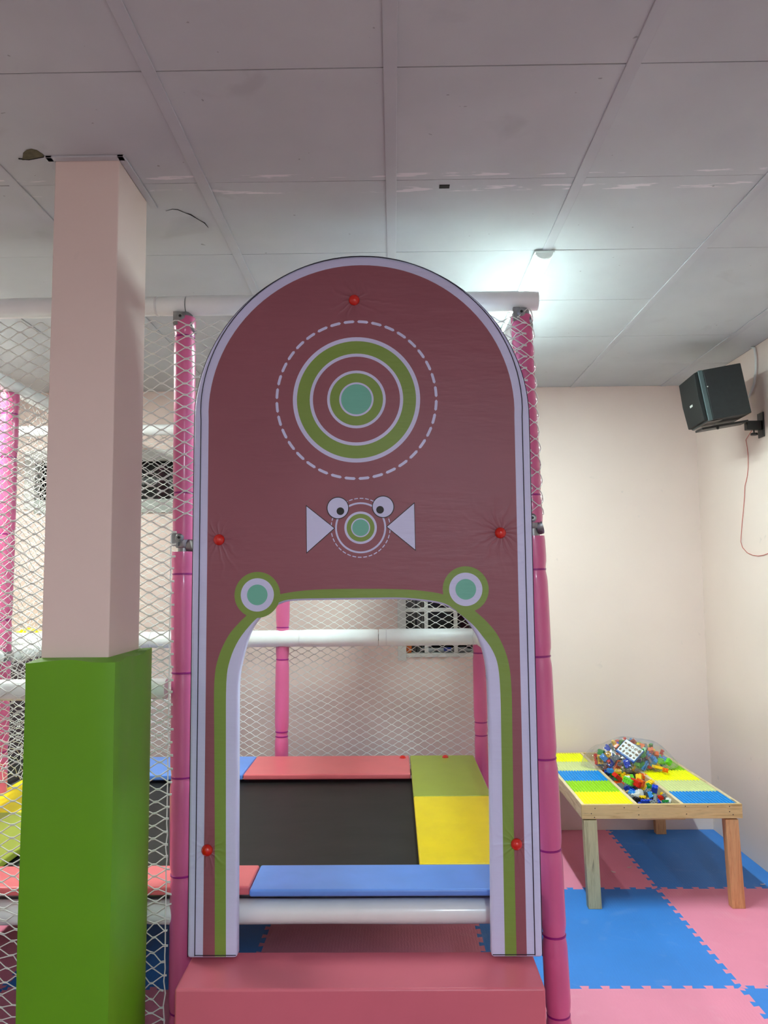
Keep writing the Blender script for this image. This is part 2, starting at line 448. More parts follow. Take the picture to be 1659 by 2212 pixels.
# ================================================================ lamps
def lamp(x, y, s, c, label, i):
    t = thing('ceiling_light', label, 'light', loc=(x, y, CEIL))
    L = 1.21
    MB().box(-.040, .040, 0, L, -.014, -.0055).build('lamp_housing', M_lampbody, t, bevel=.002)
    e = MB(); pr = [(.033*math.cos(PI+PI*k/10), -.0142+.0016*math.sin(PI+PI*k/10)) for k in range(11)]
    e.prism([(a, b) for a, b in pr], .02, L-.02)
    e.build('light_diffuser', emis('lamp_glow_%d' % i, c, s), t, smooth='auto')
    for y0 in (0, L-.02):
        g = MB(); g.prism([(.0345*math.cos(PI+PI*k/10), -.014+.026*math.sin(PI+PI*k/10)) for k in range(11)], y0, y0+.02)
        g.build('end_cap', M_lampbody, t)
names = ['lit white batten light on the ceiling, right of the arch panel', 'white batten light on the ceiling over the left play bay, out of view',
         'white batten light on the ceiling behind the viewer, right side', 'added batten fill light on the ceiling behind the viewer, left side']
for i, (x, y, s, c) in enumerate(LAMPS): lamp(x, y, s, c, names[i], i)

# ================================================================ jigsaw floor mats
MX, MY, TH = 1.381, 4.293, .03
def edge(p, q, flip=False, straight=False):
    p, q = Vector(p), Vector(q); d = (q-p); n = Vector((-d.y, d.x)).normalized()
    pts = [p]
    if not straight:
        N = 12; a = .011
        for k in range(N):
            for t_, o in ((.16, -a), (.34, -a), (.27, a), (.73, a), (.66, -a), (.84, -a)):
                pts.append(p+d*((k+t_)/N)+n*o)
    return pts
def floor_mat(i, j, label):
    x0, x1, y0, y1 = MX+i, MX+i+1, MY+j, MY+j+1
    cx1 = RX-.002; cy1 = WALLY-.002
    cutx = x1 > RX; cuty = y1 > WALLY
    b = edge((x0, y0), (x1, y0)); r = edge((x1, y0), (x1, y1), straight=cutx)
    tp = edge((x0, y1), (x1, y1), straight=cuty)+[Vector((x1, y1))]; l = edge((x0, y0), (x0, y1))+[Vector((x0, y1))]
    pts = b+r+tp[::-1][:-1]+l[::-1][:-1]
    c = [(min(p.x, cx1), min(p.y, cy1)) for p in pts]
    o = []
    for p in c:
        if not o or (abs(p[0]-o[-1][0])+abs(p[1]-o[-1][1])) > 1e-6: o.append(p)
    if abs(o[0][0]-o[-1][0])+abs(o[0][1]-o[-1][1]) < 1e-6: o.pop()
    blue = (i+j) % 2 == 0
    ob = MB().flat(o, -TH, 0).build('floor_mat', M_matblue if blue else M_matpink)
    tag(ob, label, 'floor mat', 'jigsaw foam floor mats')
ML = {(-1, 0): 'pink jigsaw foam mat under the left half of the brick table, against the back wall',
      (0, 0): 'blue jigsaw foam mat in the corner under the right half of the brick table',
      (-1, -1): 'blue jigsaw foam mat under the front left leg of the brick table',
      (0, -1): 'pink jigsaw foam mat under the front right leg of the brick table',
      (-1, -2): 'pink jigsaw foam mat at the bottom of the photo, right of the pink step',
      (0, -2): 'blue jigsaw foam mat cut by the bottom right corner of the photo',
      (-2, -1): 'pink jigsaw foam mat in shade under the trampoline, seen above the pink step',
      (-2, -2): 'blue jigsaw foam mat in shade beneath the pink step',
      (-2, 0): 'blue jigsaw foam mat at the back wall, under the trampoline behind the arch',
      (-3, -1): 'blue jigsaw foam mat in shade under the trampoline, between column and arch',
      (-3, -2): 'pink jigsaw foam mat in shade at the foot of the green padded column',
      (-3, 0): 'pink jigsaw foam mat at the back wall, under the trampoline left of the arch',
      (-4, -1): 'pink jigsaw foam mat in shade left of the green column, under the net',
      (-4, -2): 'blue jigsaw foam mat in shade at the bottom left of the photo',
      (-4, 0): 'blue jigsaw foam mat at the back wall, left of the column'}
for (i, j), lb in ML.items(): floor_mat(i, j, lb)
# scraps under the table
for (u, v, a, lb) in ((1360, 1874, .3, 'tiny curled pale scrap on the shaded pink mat under the table, farther from the leg'),
                      (1324, 1884, -.8, 'tiny curled pale scrap on the shaded pink mat nearest the front left table leg'),
                      (1320, 1797, .1, 'pale scrap at the back wall where the pink and blue mats meet'),
                      (1648, 1911, .1, 'thin pale scrap on the seam between blue and pink mats at the right edge')):
    p = onZ(u, v, .002)
    pts = [(p.x+.013*math.cos(a)*k-.004*math.sin(a)*k*k, p.y+.013*math.sin(a)*k, .003+.002*abs(k)) for k in (-1, -.5, 0, .5, 1)]
    tag(MB().tube(pts, .0025, 6).build('paper_scrap', M_bone, smooth=True), lb, 'scrap', 'pale scraps on the mats')

# ================================================================ play frame: posts, rails, nets
def sleeve(m, p0, p1, r, ties, mi=0, seg=20, pinch=.88, seed=0):
    p0, p1 = Vector(p0), Vector(p1); L = (p1-p0).length; n = max(8, int(L/.018)); pts = []; rs = []
    for i in range(n+1):
        s_ = i/n*L; rr = r*(1+.02*math.sin(s_*9+seed))
        for t_ in ties:
            d = abs(s_-t_); rr *= 1-(1-pinch)*math.exp(-(d/.022)**2)
        pts.append(p0+(p1-p0)*(i/n)); rs.append(rr)
    rs[0] *= .96; rs[-1] *= .96
    return m.tube(pts, rs, seg, mi)
def tie(p, d, r, ma, parent, name='cable_tie', w=.0045):
    p, d = Vector(p), Vector(d).normalized()
    m = MB(); m.tube([p-d*w, p-d*w*.6, p+d*w*.6, p+d*w], [r*.9, r, r, r*.9], 20)
    a = d.orthogonal().normalized(); 
    return m.build(name, ma, parent, smooth='auto')
def post(x0, x1, y, segs, ties, r, label, ztop, group='pink padded posts of the play frame', clamps=()):
    # axis leans from x0 at the floor to x1 at ztop; segs: (z0,z1) foam sleeves
    t = thing('padded_post', label, 'post', group, loc=(x0, y, 0))
    X = lambda z: (x1-x0)*z/ztop
    MB().tube([(0, 0, 0), (X(ztop), 0, ztop)], .021, 14).build('steel_tube', M_steel, t, smooth='auto')
    for (a, b, rr) in segs:
        m = MB(); sleeve(m, (X(a), 0, a), (X(b), 0, b), rr, [z-a for z in ties if a < z < b], seed=a*7)
        m.build('foam_sleeve', M_pole, t, smooth='auto')
        for z in ties:
            if a < z < b: tie((X(z), 0, z), (X(1)-X(0), 0, 1), rr*.885+.0025, M_tie, t)
    for z in clamps:
        m = MB(); x = X(z)
        m.lathe((x, 0, z-.03), [(.026, 0), (.03, .006), (.03, .05), (.026, .058)], seg=20)
        m.box(x-.034, x-.01, -.036, -.018, z-.024, z+.026)
        m.lathe((x-.006, -.026, z+.006), [(.016, 0), (.016, .012), (.009, .018)], axis=(0, -1, 0), seg=16)
        m.lathe((x+.012, 0, z-.026), [(.024, 0), (.03, .01), (.03, .022)], axis=(1, 0, .3), seg=16)
        m.build('pipe_clamp', M_steel, t, smooth='auto')
        MB().lathe((x-.006, -.044, z+.006), [(.005, 0), (.005, .002)], axis=(0, -1, 0), seg=12).build('bolt_hole', M_black, t)
    return t
zr = lambda v, d=2.78: onY(390, v, d).z
FP = 2.79
zt = [zr(v) for v in (728, 1065, 1240, 1453, 1678, 1890, 2185)]
post(-.744, -.766, FP, [(0.01, zr(1192), .043), (zr(1166), zr(686), .0395)], zt, .04,
     'glossy pink padded post left of the arch panel, behind the white net', 2.63, clamps=[zr(1168)+.004, 2.612])
zrr = [onY(1160, v, FP).z for v in (677, 1070, 1230, 1417, 1637, 1833, 2018, 2190)]
post(.553, .478, FP, [(.01, onY(1160, 1158, FP).z, .043), (onY(1160, 1130, FP).z, onY(1120, 684, FP).z, .038)], zrr, .04,
     'pink padded post along the right edge of the arch panel, its top wrapped in net', 2.63, clamps=[1.86, 2.612])
post(-2.01, -2.01, 3.98, [(0.01, 1.25, .046), (1.3, 2.64, .046)], [.5, .8, 1.08, 1.46, 1.9, 2.3, 2.53], .046,
     'pink padded post at the far left edge of the photo, inside the left bay', 2.66, clamps=[1.275])
bz = [onY(614, v, 4.82).z for v in (1355, 1424, 1580)]
post(-.70, -.682, 4.82, [(.01, 2.64, .042)], [.7, bz[2], bz[1], bz[0], 1.9, 2.3], .04, 'pink padded post at the back, seen in the left half of the arch opening', 2.66)
post(.525, .515, 4.82, [(.01, 2.64, .042)], [.7, bz[2]+.05, bz[1]+.03, 1.9, 2.3], .04, 'pink padded post at the back, at the right edge of the arch opening', 2.66)

def rail(p0, p1, r, label, ties, group='white padded rails of the play frame', joints=()):
    p0, p1 = Vector(p0), Vector(p1); d = (p1-p0).normalized()
    t = thing('padded_rail', label, 'rail', group, loc=p0)
    z = Vector((0, 0, 0)); L = (p1-p0).length
    cuts = [0]+list(joints)+[L]
    for i in range(len(cuts)-1):
        m = MB(); a, b = cuts[i]+(.004 if i else 0), cuts[i+1]
        sleeve(m, d*a, d*b, r, [q-a for q in ties if a < q < b], pinch=.95, seed=i)
        m.build('foam_sleeve', M_white, t, smooth='auto')
    MB().tube([d*.005, d*(L-.005)], .02, 12).build('steel_tube', M_steel, t, smooth='auto')
    for q in ties: tie(d*q, d, r*.955+.002, M_ctie, t)
    return t
rail((-4.28, FP, 2.664), (.54, FP, 2.672), .0365, 'white padded rail along the top front of the frame, behind the arch panel', [3.41, 3.80, 4.50], joints=[3.52, 4.02])
rail((-4.28, FP-.01, 1.268), (-.81, FP-.01, 1.272), .0365, 'white padded rail at mid height left of the arch, behind the green column pad', [3.355, 2.7])
rail((-4.28, FP+.01, .505), (.475, FP+.01, .503), .0405, 'white padded rail low across the arch opening, above the pink step', [3.40, 4.66])
rail((-4.28, 4.80, 2.60), (.50, 4.80, 2.60), .034, 'white padded rail high at the back, seen through the net beside the column', [.9, 2.3])
rail((-3.4, 4.80, 1.285), (.515, 4.80, 1.295), .052, 'white padded rail at mid height across the back of the trampoline bay', [1.9, 2.82, 3.35, 3.88], joints=[3.30])
rail((.515, 4.74, 1.295), (.515, 2.86, 1.30), .045, 'short white padded rail running forward on the right side of the opening', [.3])
rail((-2.01, 5.2, 2.68), (-2.01, 1.2, 2.68), .04, 'white padded rail running back to front at the top left', [1.5])
rail((-2.01, 4.76, 1.275), (-2.01, 4.03, 1.275), .042, 'short white padded rail beside the far left post at mid height, behind it', [.3])
rail((-2.01, 3.93, 1.275), (-2.01, 2.9, 1.275), .042, 'white padded rail with round end at the far left edge at mid height', [.3])
rail((.50, 4.74, 2.66), (.50, 2.9, 2.66), .036, 'short white padded rail at the top right, behind the front post', [.3])

def net(name, label, origin, du, dv, U, V, cw=.082, ch=.043, r=.0021, mask=None, amp=.006, wrap=None, flatk=.16, seed=0):
    du, dv = Vector(du), Vector(dv); nn = du.cross(dv).normalized(); O = Vector(origin)
    m = MB(); vs = []; fs = []
    ni = int(U/(cw/2)); nk = int(V/(ch/2))
    def P(u, v):
        if wrap: return wrap(u, v)
        a = amp*(mask and 1 or 1)
        q = Vector((u*4+seed, v*4, seed)); q2 = Vector((u*23+seed, v*31, seed))
        loose = 1+2.2*max(0, min(1, (1.0-v)/.8)) if amp > .005 else 1
        w = noise.noise_vector(q)*a*2.0*loose+noise.noise_vector(q2)*a*.55*loose
        return O+du*(u+w.x)+dv*(v+w.y)+nn*(w.z*1.2)
    for k in range(nk):
        run = []
        def flush():
            if len(run) > 1:
                o = len(vs)
                for i, p in enumerate(run):
                    t_ = (run[min(i+1, len(run)-1)]-run[max(i-1, 0)]).normalized()
                    s_ = t_.cross(nn).normalized()
                    vs.extend([p+s_*r, p+nn*r, p-s_*r, p-nn*r])
                for i in range(len(run)-1):
                    for j in range(4):
                        a = o+i*4; fs.append((a+j, a+(j+1) % 4, a+4+(j+1) % 4, a+4+j))
            run.clear()
        for i in range(ni+1):
            up = (i+k) % 2
            v = (k+up)*ch/2+(-1 if up else 1)*r*.9; u = i*cw/2
            if mask and not mask(u, v): flush(); continue
            run += [P(u-cw*flatk*.5, v), P(u+cw*flatk*.5, v)]
        flush()
    m.add(vs, fs)
    o = m.build(name, M_net, fix=False, smooth=True)
    return tag(o, label, 'net')
net('safety_net', 'white cord safety net across the front of the frame, left of the arch panel', (-3.0, FP-.05, .02), (1, 0, 0), (0, 0, 1), 3.5, 2.60,
    mask=lambda u, v: (v > 1.84 or u < 2.23) and not (v < .02), amp=.0065, seed=2)
ec = MB().tube([(-.792+.006*noise.noise(Vector((0, z_*.13*7, 0))), FP-.046+.004*noise.noise(Vector((z_, 3, 0))), .02+z_*.04) for z_ in range(46)], .0024, 6).build('edge_cord', M_net, bpy.data.objects['safety_net'], smooth=True)
net('safety_net', 'white cord safety net across the back, seen through the arch opening', (-3.3, 4.875, .50), (1, 0, 0), (0, 0, 1), 3.86, 2.09,
    amp=.004, seed=9, cw=.08, ch=.043, r=.0020)
net('safety_net', 'white cord safety net seen edge on down the right side of the opening', (.567, 2.85, .52), (0, 1, 0), (-.022, 0, 1), 1.98, 2.08, amp=.004, seed=5)
net('safety_net', 'slack white cord net running back on the left of the column', (-1.965, 2.9, .66), (0, 1, 0), (0, 0, 1), 1.8, 1.98, amp=.009, seed=7, r=.0017)
def wrapf(u, v):
    a = u/.042; x = .553+(.478-.553)*v/2.63
    rr = .0425+.0015*math.sin(v*60)
    return Vector((x+rr*math.cos(a), FP+rr*math.sin(a), v))
def wrap_net():
    m = MB(); cw, ch, r = 2*PI*.042/3, .060, .0018
    nk = int(.76/(ch/2))
    for k in range(nk):
        pts = []; nodes = []
        for i in range(7):
            up = (i+k) % 2; v = 1.88+(k+up)*ch/2+(-.0016 if up else .0016); u = i*cw/2
            nodes += [(u-.006, v), (u+.006, v)]
        for i in range(len(nodes)-1):
            (u0, v0), (u1, v1) = nodes[i], nodes[i+1]; st_ = 4 if abs(v1-v0) > .01 else 1
            for q in range(st_): pts.append(wrapf(u0+(u1-u0)*q/st_, v0+(v1-v0)*q/st_))
        m.tube(pts, r, 4, caps=False)
    return m.build('wrapped_net', M_net, fix=False, smooth=True)
tag(wrap_net(), 'white net lashed round the upper part of the right pink post', 'net')

# ================================================================ trampoline bay
PT = .60
def pad(x0, x1, y0, y1, ma, label, h=.03, n_=1):
    m = MB(); NX = max(2, int((x1-x0)/.08)); NY = max(2, int((y1-y0)/.08))
    t = tag(MB().box(x0, x1, y0, y1, PT-h, PT).build('edge_pad', ma, bevel=.008, bseg=3), label, 'pad', 'padded trampoline edge covers')
    return t
tm = thing('trampoline', 'black trampoline bed inside the arch, framed by coloured edge pads', 'trampoline', loc=(-.7, 3.6, 0))
def bed(x0, x1, y0, y1, z):
    m = MB(); nx, ny = 30, 24; vs = []
    for j in range(ny+1):
        for i in range(nx+1):
            x, y = x0+(x1-x0)*i/nx, y0+(y1-y0)*j/ny
            vs.append((x, y, z-.012*math.sin(PI*i/nx)*math.sin(PI*j/ny)+.003*noise.noise(Vector((x*3, y*7, 0)))))
    fs = [(j*(nx+1)+i, j*(nx+1)+i+1, (j+1)*(nx+1)+i+1, (j+1)*(nx+1)+i) for j in range(ny) for i in range(nx)]
    m.add(vs, fs); return m
b = bed(-1.62, .14, 2.90, 4.38, PT-.045).build('jump_mat', M_mesh, tm, smooth=True, fix=False)
b.location = (.7, -3.6, 0)
fr = MB()
fr.tube([(-1.98, 2.87, .53), (.45, 2.87, .53)], .018, 10); fr.tube([(-1.98, 4.62, .53), (.45, 4.62, .53)], .018, 10)
fr.tube([(.43, 2.87, .53), (.43, 4.62, .53)], .018, 10); fr.tube([(-1.96, 2.87, .53), (-1.96, 4.62, .53)], .018, 10)
b = fr.build('steel_frame', M_steel, tm, smooth='auto'); b.location = (.7, -3.6, 0)
for (x, y) in ((-1.96, 2.87), (.43, 2.87), (-1.96, 4.62), (.43, 4.62), (-.7, 4.62), (-.7, 2.87)):
    b = MB().tube([(x, y, 0), (x, y, .53)], .016, 10).build('leg', M_steel, tm, smooth='auto'); b.location = (.7, -3.6, 0)
YB = 2.97
pad(-.505, .462, 2.735, YB, M_padblue, 'glossy blue edge pad at the front, above the low white rail in the arch opening', .024)
pad(-1.98, -.508, 2.765, YB, M_padred, 'coral red edge pad at the front, left of the blue one', .03)
pad(.085, .465, YB+.002, 3.868, M_padyel, 'bright yellow edge pad on the right side of the trampoline', .03)
pL = pad(.085, .465, 3.872, 4.735, M_padlime, 'dull lime edge pad at the back right corner of the trampoline', .03)
pR = pad(-.83, .08, 4.30, 4.735, M_padred, 'coral red edge pad along the back of the trampoline', .03)
pad(-1.98, -.834, 4.30, 4.735, M_padblue, 'blue edge pad at the back left, partly hidden behind the net', .03)
pad(-2.0, -1.50, YB+.002, 3.64, M_padlime, 'lime edge pad on the far left side, left of the green column', .03)
pad(-2.0, -1.50, 3.644, 4.297, M_padyel, 'yellow edge pad on the far left side behind the lime one', .03)
def knob(c, r, parent, axis=(0, -1, 0), flat=.75):
    n_ = 8
    return MB().lathe(c, [(r*math.cos(PI/2*k/n_), r*flat*math.sin(PI/2*k/n_)) for k in range(n_+1)], axis=axis, seg=24).build('red_button', M_red, parent, smooth=True)
for u, v, pp in ((870, 1637, pR), (962, 1636, pL)):
    q = onZ(u, v, PT); knob((q.x, min(q.y, 4.70), PT-.001), .019, pp, (0, 0, 1), .8)
# far left extras
t = tag(MB().box(-3.4, -1.78, 5.08, 5.15, .1, 1.22).build('wall_pad', M_darkpad, bevel=.01), 'dark grey padded panel at the back wall, behind the left net', 'panel')
m = MB()
yy = [(-2.9+.1*i) for i in range(12)]
m.tube([(x, 5.1, 1.29+.008*math.sin(x*23)) for x in yy], [.05+.008*math.sin(x*31) for x in yy], 14)
tag(m.build('foam_roll', M_padyel, smooth=True), 'crinkled yellow foam roll lying on the dark panel left of the column', 'foam roll')
# second bed further left
t2 = thing('trampoline', 'dark trampoline bed at the far left beyond the left side pads', 'trampoline', loc=(-3, 3.6, 0))
b = bed(-4.2, -2.1, 2.9, 4.9, PT-.03).build('jump_mat', M_mesh, t2, smooth=True, fix=False); b.location = (3, -3.6, 0)
fr = MB(); fr.tube([(-4.2, 2.9, .54), (-2.1, 2.9, .54), (-2.1, 4.9, .54), (-4.2, 4.9, .54)], .018, 10)
for (x, y) in ((-4.18, 2.9), (-2.1, 2.9), (-2.1, 4.9), (-4.18, 4.9)): fr.tube([(x, y, 0), (x, y, .54)], .016, 10)
b = fr.build('steel_frame', M_steel, t2, smooth='auto'); b.location = (3, -3.6, 0)

# pink foam step
def step():
    x0, x1, y0, y1, h = -.688, .452, 2.488, 2.728, .402
    m = MB(); m.box(x0, x1, y0, y1, 0, h)
    return m.build('foam_step', M_pink, bevel=.009, bseg=3)
st = tag(step(), 'pink vinyl foam step on the floor in front of the arch opening', 'step')

# ================================================================ arch panel
AX0, AX1, AZ0, AR = -.694, .476, .412, .585
ACX = (AX0+AX1)/2; ACZ = 2.797-AR; PD = .045
tp = thing('arch_panel', 'tall dusty rose padded arch panel with green rings and a cut out doorway', 'panel', loc=(0, 0, 0))
hole_px = [(512, 2072), (513, 1800), (514, 1560), (515, 1475), (522, 1429), (538, 1372), (556, 1341), (577, 1320), (603, 1305), (632, 1298),
           (700, 1296), (800, 1295), (875, 1295), (944, 1303), (974, 1314), (999, 1331), (1020, 1356), (1035, 1383), (1046, 1418), (1052, 1460), (1055, 1530), (1057, 1612), (1060, 1850), (1062, 2072)]
hz = [onY(u, v, PY) for u, v in hole_px]
def cr(pts, n=4):     # smooth the curve
    P_ = [(p.x, p.z) for p in pts] if hasattr(pts[0], 'x') else pts
    out = []
    for i in range(len(P_)-1):
        a, b, c, d = P_[max(i-1, 0)], P_[i], P_[i+1], P_[min(i+2, len(P_)-1)]
        for k in range(n):
            t_ = k/n
            out.append(tuple(.5*((2*b[j])+(-a[j]+c[j])*t_+(2*a[j]-5*b[j]+4*c[j]-d[j])*t_*t_+(-a[j]+3*b[j]-3*c[j]+d[j])*t_**3) for j in (0, 1)))
    out.append(P_[-1]); return out
hole = cr(hz); hole[0] = (hole[0][0], AZ0); hole[-1] = (hole[-1][0], AZ0)
def outer(ins_side, ins_top, ins_bot=0, n=56):
    pts = [(AX0+ins_side, AZ0+ins_bot)]
    for i in range(n+1):
        a = PI-PI*i/n; ins = ins_side+(ins_top-ins_side)*math.sin(a)**.8 if math.sin(a) > 0 else ins_side
        pts.append((ACX+(AR-ins)*math.cos(a), ACZ+(AR-ins)*math.sin(a)))
    pts.append((AX1-ins_side, AZ0+ins_bot)); return pts
body = outer(0, 0)+hole[::-1]
o = MB().prism(body, PY, PY+PD).build('padded_body', M_lav, tp, bevel=.010, bseg=3)
o['label'] = 'lavender vinyl covered foam body'
gout_px = [(464, 2072), (464, 1800), (463, 1600), (463, 1475), (472, 1420), (493, 1374), (515, 1347), (532, 1330), (556, 1306), (585, 1289), (637, 1278), (700, 1273), (800, 1272),
           (866, 1273), (910, 1276), (958, 1284), (1000, 1300), (1031, 1324), (1060, 1352), (1081, 1383), (1098, 1429), (1105, 1490), (1107, 1600), (1111, 1850), (1116, 2072)]
gin_px = [(488, 2072), (488, 1800), (488, 1600), (489, 1475), (497, 1425), (516, 1382), (545, 1345), (566, 1327)]
gin_px2 = [(988, 1322), (1020, 1348), (1043, 1375), (1064, 1405), (1076, 1440), (1081, 1500), (1083, 1600), (1087, 1850), (1091, 2072)]
def pz(l): return [onY(u, v, PY) for u, v in l]
gout = cr(pz(gout_px)); gout[0] = (gout[0][0], AZ0+.006); gout[-1] = (gout[-1][0], AZ0+.006)
g1 = cr(pz(gin_px)); g2 = cr(pz(gin_px2)); g1[0] = (g1[0][0], AZ0+.006); g2[-1] = (g2[-1][0], AZ0+.006)
mid = [p for p in hole if g1[-1][0]+.006 < p[0] < g2[0][0]-.006 and p[1] > 1.45]
mid = [(p[0], p[1]+.006) for p in mid]
gin = g1+mid+g2
mar = outer(.052, .034, .006)+gout[::-1]
def layer(name, polys, parent=tp, lab=None, base=1):
    m = MB(); mats = []
    for k, (pts, ma, lv) in enumerate(polys):
        if ma not in mats: mats.append(ma)
        y = PY-.0004*lv-.0002
        m.prism(pts, y-.0003, y+.0003, mats.index(ma))
    o = m.build(name, mats, parent)
    if lab: o['label'] = lab
    return o
layer('printed_field', [(mar, M_maroon, 1)], lab='dusty rose printed field')
layer('frog_band', [(gout+gin[::-1], M_green, 1)], lab='green frog shaped band round the doorway')
K = 2.66/F*1.006
def circ(u, v, r, n=48, sx=1):
    p = onY(u, v, PY); r *= K
    return [(p.x+r*math.cos(2*PI*i/n), p.z+r*math.sin(2*PI*i/n)) for i in range(n)]
for u, v in ((556, 1285), (1006, 1273)):
    layer('frog_eye', [(circ(u, v, 49), M_green, 2), (circ(u, v, 35.5), M_lav, 3), (circ(u, v, 22), M_teal, 4)])
def dashes(u, v, r, n, w, frac, lv, phase=0):
    p = onY(u, v, PY); out = []
    for k in range(n):
        a0 = 2*PI*(k+phase)/n; a1 = a0+2*PI*frac/n; R1, R2 = (r+w/2)*K, (r-w/2)*K; pts = []
        for i in range(5): a = a0+(a1-a0)*i/4; pts.append((p.x+R1*math.cos(a), p.z+R1*math.sin(a)))
        rm = (R1+R2)/2; e = (w/2*K)/rm
        pts.append((p.x+rm*math.cos(a1+e), p.z+rm*math.sin(a1+e)))
        for i in range(5): a = a1+(a0-a1)*i/4; pts.append((p.x+R2*math.cos(a), p.z+R2*math.sin(a)))
        pts.append((p.x+rm*math.cos(a0-e), p.z+rm*math.sin(a0-e)))
        out.append((pts, M_lav, lv))
    return out
layer('ring_target', [(circ(770, 863, 139, 96), M_lav, 2), (circ(770, 863, 130, 96), M_green, 3), (circ(770, 863, 102, 72), M_lav, 4), (circ(770, 863, 95, 72), M_maroon, 5),
                      (circ(770, 863, 64), M_lav, 6), (circ(770, 863, 58), M_green, 7), (circ(770, 863, 37.5), M_lav, 8), (circ(770, 863, 33.5), M_teal, 9)], lab='large round green and lavender ring target with teal centre')
layer('dashed_circle', dashes(770, 863, 174, 36, 6, .62, 2, .2), lab='lavender dashed circle round the large target')
layer('ring_target', [(circ(779, 1140, 55, 60), M_lav, 2), (circ(779, 1140, 51, 60), M_maroon, 3), (circ(779, 1140, 35), M_lav, 4), (circ(779, 1140, 30), M_green, 5),
                      (circ(779, 1140, 20.5), M_lav, 6), (circ(779, 1140, 18), M_teal, 7)], lab='small round ring target with teal centre')
layer('dashed_circle', dashes(779, 1140, 63.5, 34, 2, .6, 2), lab='thin dashed circle round the small target')
for (u, v, du, dv) in ((730, 1097.5, 5.5, 7), (827.5, 1095, -6.5, 6.5)):
    layer('cartoon_eye', [(circ(u, v, 24), M_black, 8), (circ(u, v, 22.3), M_lav, 9), (circ(u+du, v+dv, 8.3, 24), M_black, 10)])
for tri in (((661, 1091), (724, 1141), (662, 1196)), ((895.5, 1085), (834, 1138), (898, 1190))):
    cu, cv = sum(p[0] for p in tri)/3, sum(p[1] for p in tri)/3
    a = [onY(u, v, PY) for u, v in tri]; b = [onY(cu+(u-cu)*.945, cv+(v-cv)*.945, PY) for u, v in tri]
    layer('printed_triangle', [([(p.x, p.z) for p in a], M_black, 4), ([(p.x, p.z) for p in b], M_lav, 5)])
# piping round the edge
pp = outer(.025, .001, .008)
MB().tube([(x, PY-.001, z) for x, z in pp], .0017, 6).build('piping', M_blackpipe, tp, smooth=True)
pp = outer(-.0012, -.0012)
MB().tube([(x, PY+.010, z) for x, z in pp], .0014, 6).build('piping', M_blackpipe, tp, smooth=True)
for (xa, xb) in ((AX0+.025, hole[0][0]-.004), (hole[-1][0]+.004, AX1-.025)):
    MB().tube([(xa, PY-.001, AZ0+.010), (xb, PY-.001, AZ0+.010)], .0014, 6).build('piping', M_blackpipe, tp)
for u, v in BUTTONS:
    p = onY(u, v, PY-.003); knob((p.x, PY-.001, p.z), .0195, tp, flat=.85)

# ================================================================ brick table
TX0, TX1, TY0, TY1, TZ = .936, 1.742, 4.03, 5.205, .508
tb = thing('brick_table', 'low pallet wood play table with coloured stud plates and a sunken brick tray', 'table', loc=((TX0+TX1)/2, (TY0+TY1)/2, 0))
off = Vector(tb.location)
def tpart(mb, name, ma, **kw):
    o = mb.build(name, ma, tb, **kw); o.location = (-off.x, -off.y, 0); return o
AH = .070
def screws(m, pts):
    for x, z in pts: m.lathe((x, TY0, z), [(.0028, 0), (.0024, .0006)], axis=(0, -1, 0), seg=8, m=1)
m = MB().box(TX0, TX1, TY0, TY0+.018, TZ-AH, TZ)
sx = lambda c: TX0+(c-325)/1150*(TX1-TX0)
m2 = MB(); screws(m2, [(sx(a), TZ-(b-598)/95*AH) for a, b in ((420, 622), (393, 657), (415, 682), (630, 619), (732, 617), (733, 667), (1068, 611), (1075, 663), (1228, 615), (1384, 613), (1383, 648), (1407, 668))])
fb = tpart(m, 'front_board', M_woodx, bevel=.0015)
m2.build('screw_head', M_dark, fb)
tpart(MB().box(TX0, TX1, TY1-.018, TY1, TZ-AH, TZ), 'back_board', M_woodx, bevel=.0015)
for x0 in (TX0, TX1-.018): tpart(MB().box(x0, x0+.018, TY0+.0185, TY1-.0185, TZ-AH, TZ-.0003), 'side_board', M_woody, bevel=.0015)
BX0, BX1 = sx(735), sx(1042)
for x0 in (BX0-.018, BX1): tpart(MB().box(x0, x0+.018, TY0+.0185, TY1-.0185, TZ-AH+.006, TZ-.0003), 'divider', M_woody, bevel=.0015)
tpart(MB().box(TX0+.02, TX1-.02, TY0+.019, TY1-.019, TZ-AH-.006, TZ-AH+.005), 'tray_bottom', M_woodx)
tpart(MB().box(sx(735), sx(1080), TY0+.03, TY0+.10, TZ-AH-.014, TZ-AH-.0065), 'batten', M_woodx)
for (x0, x1, ma, a) in ((.945, 1.011, M_woodz, .012), (1.655, 1.721, M_woodz2, .016)):
    for y0 in (TY0+.002, TY1-.05):
        m = MB(); vs = [(x+(a if z == 0 else 0)*1, y, z) for z in (0, TZ-AH-.0065) for y in (y0, y0+.046) for x in (x0, x1)]
        m.add(vs, [(0, 2, 3, 1), (4, 5, 7, 6), (0, 1, 5, 4), (2, 6, 7, 3), (0, 4, 6, 2), (1, 3, 7, 5)])
        tpart(m, 'leg', ma, bevel=.002)
PLC = {'yellow': (252, 250, 0), 'lime': (160, 214, 20), 'blue': (20, 150, 226), 'cream': (222, 226, 164)}
for k_, c_ in PLC.items(): mat('plate_'+k_, c_, .32, var=.02)
